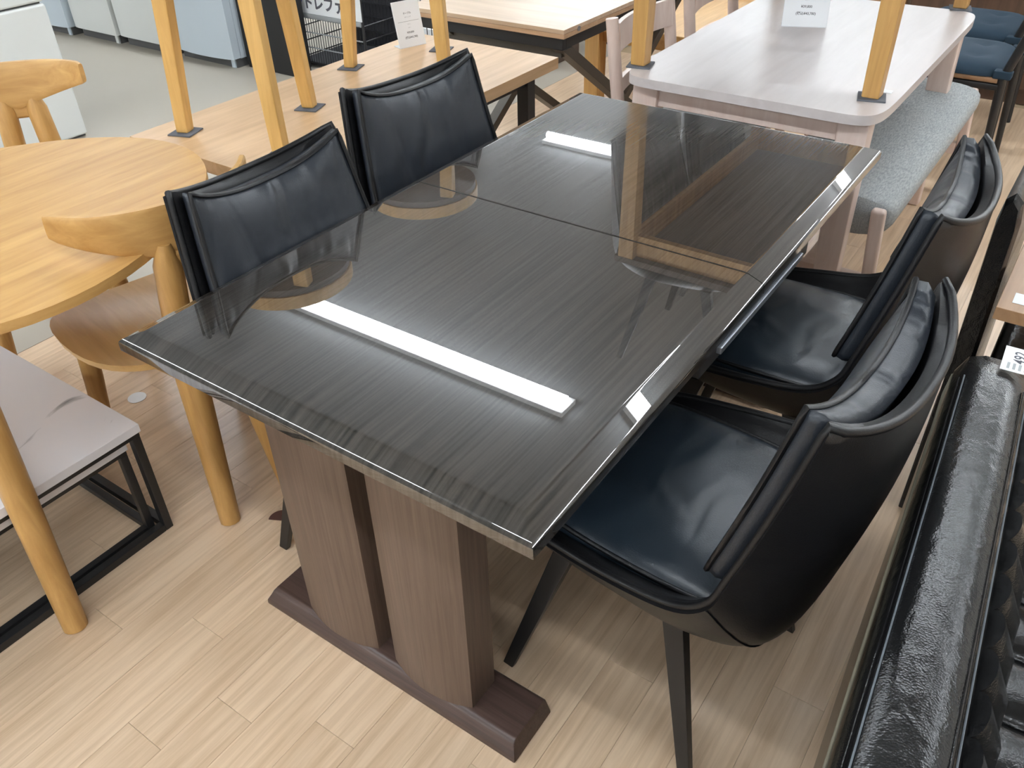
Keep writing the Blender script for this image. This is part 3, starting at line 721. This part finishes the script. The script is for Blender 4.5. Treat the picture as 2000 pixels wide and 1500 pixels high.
# ------------------------------------------------------------------ low oak table, white appliance and brown crate behind
LO = thing('low_oak_table', 'low oak table standing behind the crossed-leg folding table', 'table', (-1.02, 3.78, 0))
box('tabletop', -.40, .40, -.55, .55, .37, .40, 'honey_oak', LO, .003); box('apron', -.36, .36, -.50, -.48, .31, .37, 'honey_oak', LO, .002)
for x in (-.355, .355):
    for y in (-.505, .505): box('leg', x-.04, x+.04, y-.04, y+.04, 0, .37, 'honey_oak_upright', LO, .003)
WA = thing('white_appliance', 'white appliance seen under the low oak table', 'appliance', (-2.02, 4.55, 0))
box('body', -.35, .28, -.30, .30, .03, .62, 'fridge_white', WA, .01); box('base', -.33, .26, -.28, .28, 0, .03, 'fridge_gap', WA, 0)
BX = thing('brown_sideboard', 'brown wooden sideboard behind the pale pink chairs', 'sideboard', (-.90, 4.72, 0))
box('carcass', -.7, .7, -.22, .22, .04, .62, 'brown_chest_wood', BX, .004); box('plinth', -.66, .66, -.2, .2, 0, .04, 'dark_brown_wood', BX, 0)
for x in (-.69, .01): box('door', x, x+.68, -.236, -.2205, .06, .6, 'brown_chest_wood', BX, .004)

# ------------------------------------------------------------------ fridges, black column, wire racks
FR = thing('white_fridge', 'off-white fridge at the top left, behind the oak chair', 'fridge', (-3.27, 1.57, 0))
box('cabinet', -.62, -.062, -.62, 0, .03, 1.45, 'fridge_white', FR, .01)
box('lower_drawer', -.060, 0, -.615, -.005, .012, .325, 'fridge_white', FR, .012, 3)
box('middle_drawer', -.060, 0, -.615, -.005, .333, .615, 'fridge_white', FR, .012, 3)
box('upper_door', -.060, 0, -.615, -.005, .623, 1.43, 'fridge_white', FR, .012, 3)
box('plinth', -.06, -.02, -.60, -.01, .0, .0115, 'fridge_gap', FR, 0); box('gap_liner', -.0615, -.02, -.60, -.02, .30, .64, 'fridge_gap', FR, 0)
def fridge(x0, x1, y, mat, label, bow=.0, h=1.3):
    t = thing('fridge', label, 'fridge', ((x0+x1)/2, y, 0), 0, 'row of fridges in the background'); w = (x1-x0)/2
    box('cabinet', -w+.004, w-.004, .055+bow, .6, .05, h, mat, t, .008)
    n = 14; out = [(-w+2*w*k/n, bow*((2*k/n-1)**2)) for k in range(n+1)]+[(w, .05+bow), (-w, .05+bow)]
    prism('door', out, .055, h-.02, mat, t, .006)
    box('plinth', -w+.02, w-.02, .03+bow, .4, 0, .05, 'fridge_gap', t, .002)
    box('foot', w-.06, w-.03, .02+bow, .045+bow, 0, .055, mat, t, .003)
fridge(-5.75, -5.08, 2.60, 'fridge_blue_white', 'bluish white fridge at the left end of the background row', .02)
fridge(-5.06, -4.60, 2.66, 'fridge_white', 'off-white fridge second in the background row')
fridge(-4.585, -4.05, 2.68, 'fridge_white', 'off-white fridge third in the background row')
fridge(-4.03, -3.49, 2.66, 'fridge_blue_white', 'pale blue fridge with a bowed door beside the black column', .03)
BP = thing('black_column', 'matt black column between the fridges and the wire racks', 'column', (-3.28, 2.77, 0))
box('shaft', -.195, .195, 0, .15, .02, 2.2, 'black_panel', BP, .004); box('base', -.19, .19, .005, .145, 0, .02, 'black_panel', BP, 0)
WR = thing('wire_rack', 'black wire rack with a white printed sign on its front rail', 'rack', (-3.25, 2.97, 0))
def wires(name, segs, r, parent, mat='wire_black'):
    for a, b_ in segs: tube(name, [a, b_], r, mat, parent, 5)
wires('upright_wire', [((x*.02, 0, .03), (x*.02, 0, .28)) for x in range(0, 29)], .0022, WR)
wires('back_wire', [((x*.028, .45, .03), (x*.028, .45, .50)) for x in range(0, 21)], .0022, WR)
for z in (.03, .115, .20, .28):
    tube('front_bar', [(-.01, 0, z), (.57, 0, z)], .004, 'grey_rail' if z > .05 else 'wire_black', WR, 6)
    for x in (-.01, .57): tube('side_bar', [(x, 0, z), (x, .45, z)], .004, 'wire_black', WR, 6)
    tube('rear_bar', [(-.01, .45, z), (.57, .45, z)], .004, 'wire_black', WR, 6)
for x in (-.01, .57):
    for y in (0, .45): tube('post', [(x, y, 0), (x, y, .52)], .009, 'wire_black', WR, 8)
box('base_tray', -.01, .57, .01, .45, .012, .022, 'dark_mesh_back', WR, 0); box('back_sheet', -.01, .57, .456, .46, .02, .52, 'dark_mesh_back', WR, 0)
box('price_rail', 0, .57, -.016, -.004, .285, .308, 'grey_rail', WR, .003)
SG = thing('printed_sign', 'white sign with Japanese lettering above the wire rack rail', 'sign', (-2.97, 2.958, .315))
box('board', -.28, .30, -.003, .003, -.006, .115, 'white_card', SG, .001)
Mx = Matrix.Translation((0.06, -.0036, .052)) @ Matrix.Rotation(PI/2, 4, 'X')
text('lettering', 'トレファク', .082, 'label_print', SG, Mx, .003)
text('blue_letter', 'ジ', .07, 'sign_blue', SG, Matrix.Translation((-.180, -.0036, .05)) @ Matrix.Rotation(PI/2, 4, 'X'), .003)
box('yellow_mark', -.262, -.212, -.0038, -.003, .01, .09, 'sign_yellow', SG, .0)
# cart basket with a rounded corner
WB = thing('wire_cart', 'black wire cart basket with a rounded corner holding white sheets', 'cart', (-2.43, 3.0, 0))
path = [(0, 0)]+[(.05*k, 0) for k in range(1, 7)]+[(.30+.12*math.sin(a), .12-.12*math.cos(a)) for a in [PI/2*k/8 for k in range(1, 9)]]+[(.42, .12+.05*k) for k in range(1, 8)]
def along(path, d):
    for p, q in zip(path, path[1:]):
        l = math.dist(p, q)
        if d <= l: return (p[0]+(q[0]-p[0])*d/l, p[1]+(q[1]-p[1])*d/l)
        d -= l
    return path[-1]
tot = sum(math.dist(p, q) for p, q in zip(path, path[1:]))
nw = int(tot/.03)
for k in range(nw+1):
    x, y = along(path, tot*k/nw); tube('upright_wire', [(x, y, .06), (x, y, .55)], .0025, 'wire_black', WB, 5)
for z in (.06, .16, .285, .42, .55): tube('hoop_bar', [(x, y, z) for x, y in path], .004, 'wire_black', WB, 6)
for x, y in ((.02, .03), (.40, .14), (.02, .45), (.40, .46)): tube('leg', [(x, y, 0), (x, y, .07)], .01, 'wire_black', WB, 8)
box('basket_floor', .0, .41, .02, .47, .052, .058, 'wire_black', WB, 0)
PS = thing('paper_stack', 'white printed sheets with a red mark inside the wire cart', 'paper', (-2.30, 3.06, .06))
box('sheets', -.10, .10, 0, .25, 0, .24, 'white_card', PS, .002); box('red_mark', -.09, -.03, -.0015, -.0003, .10, .128, 'red_print', PS, 0)
box('print_block', -.06, -.03, -.0015, -.0003, .15, .19, 'label_print', PS, 0)
CB = thing('grey_carton', 'grey brown carton standing behind the wire cart', 'carton', (-2.15, 3.80, 0))
box('body', -.45, .25, -.2, .2, 0, .34, 'stool_underside_wood', CB, .004); box('lid', -.46, .26, -.21, .21, .34, .37, 'fridge_white', CB, .004)

# ------------------------------------------------------------------ marks on the floor
def disc(name, loc, r, mat, label, cat, a0=0, a1=360):
    n = 24; out = [(r*math.cos(math.radians(a0+(a1-a0)*k/n)), r*math.sin(math.radians(a0+(a1-a0)*k/n))) for k in range(n+(a1-a0 < 360))]
    return tag(prism(name, out, 0, .0015, mat, None, 0, loc=loc), label, cat)
disc('floor_sticker', (-1.209, .369, .0003), .026, 'white_card', 'small round white sticker on the floor under the oak chair', 'sticker')
disc('floor_scrap', (-.492, .262, .0003), .030, 'brown_sticker', 'dark brown half-round scrap on the floor by the pedestal', 'scrap', 20, 215)
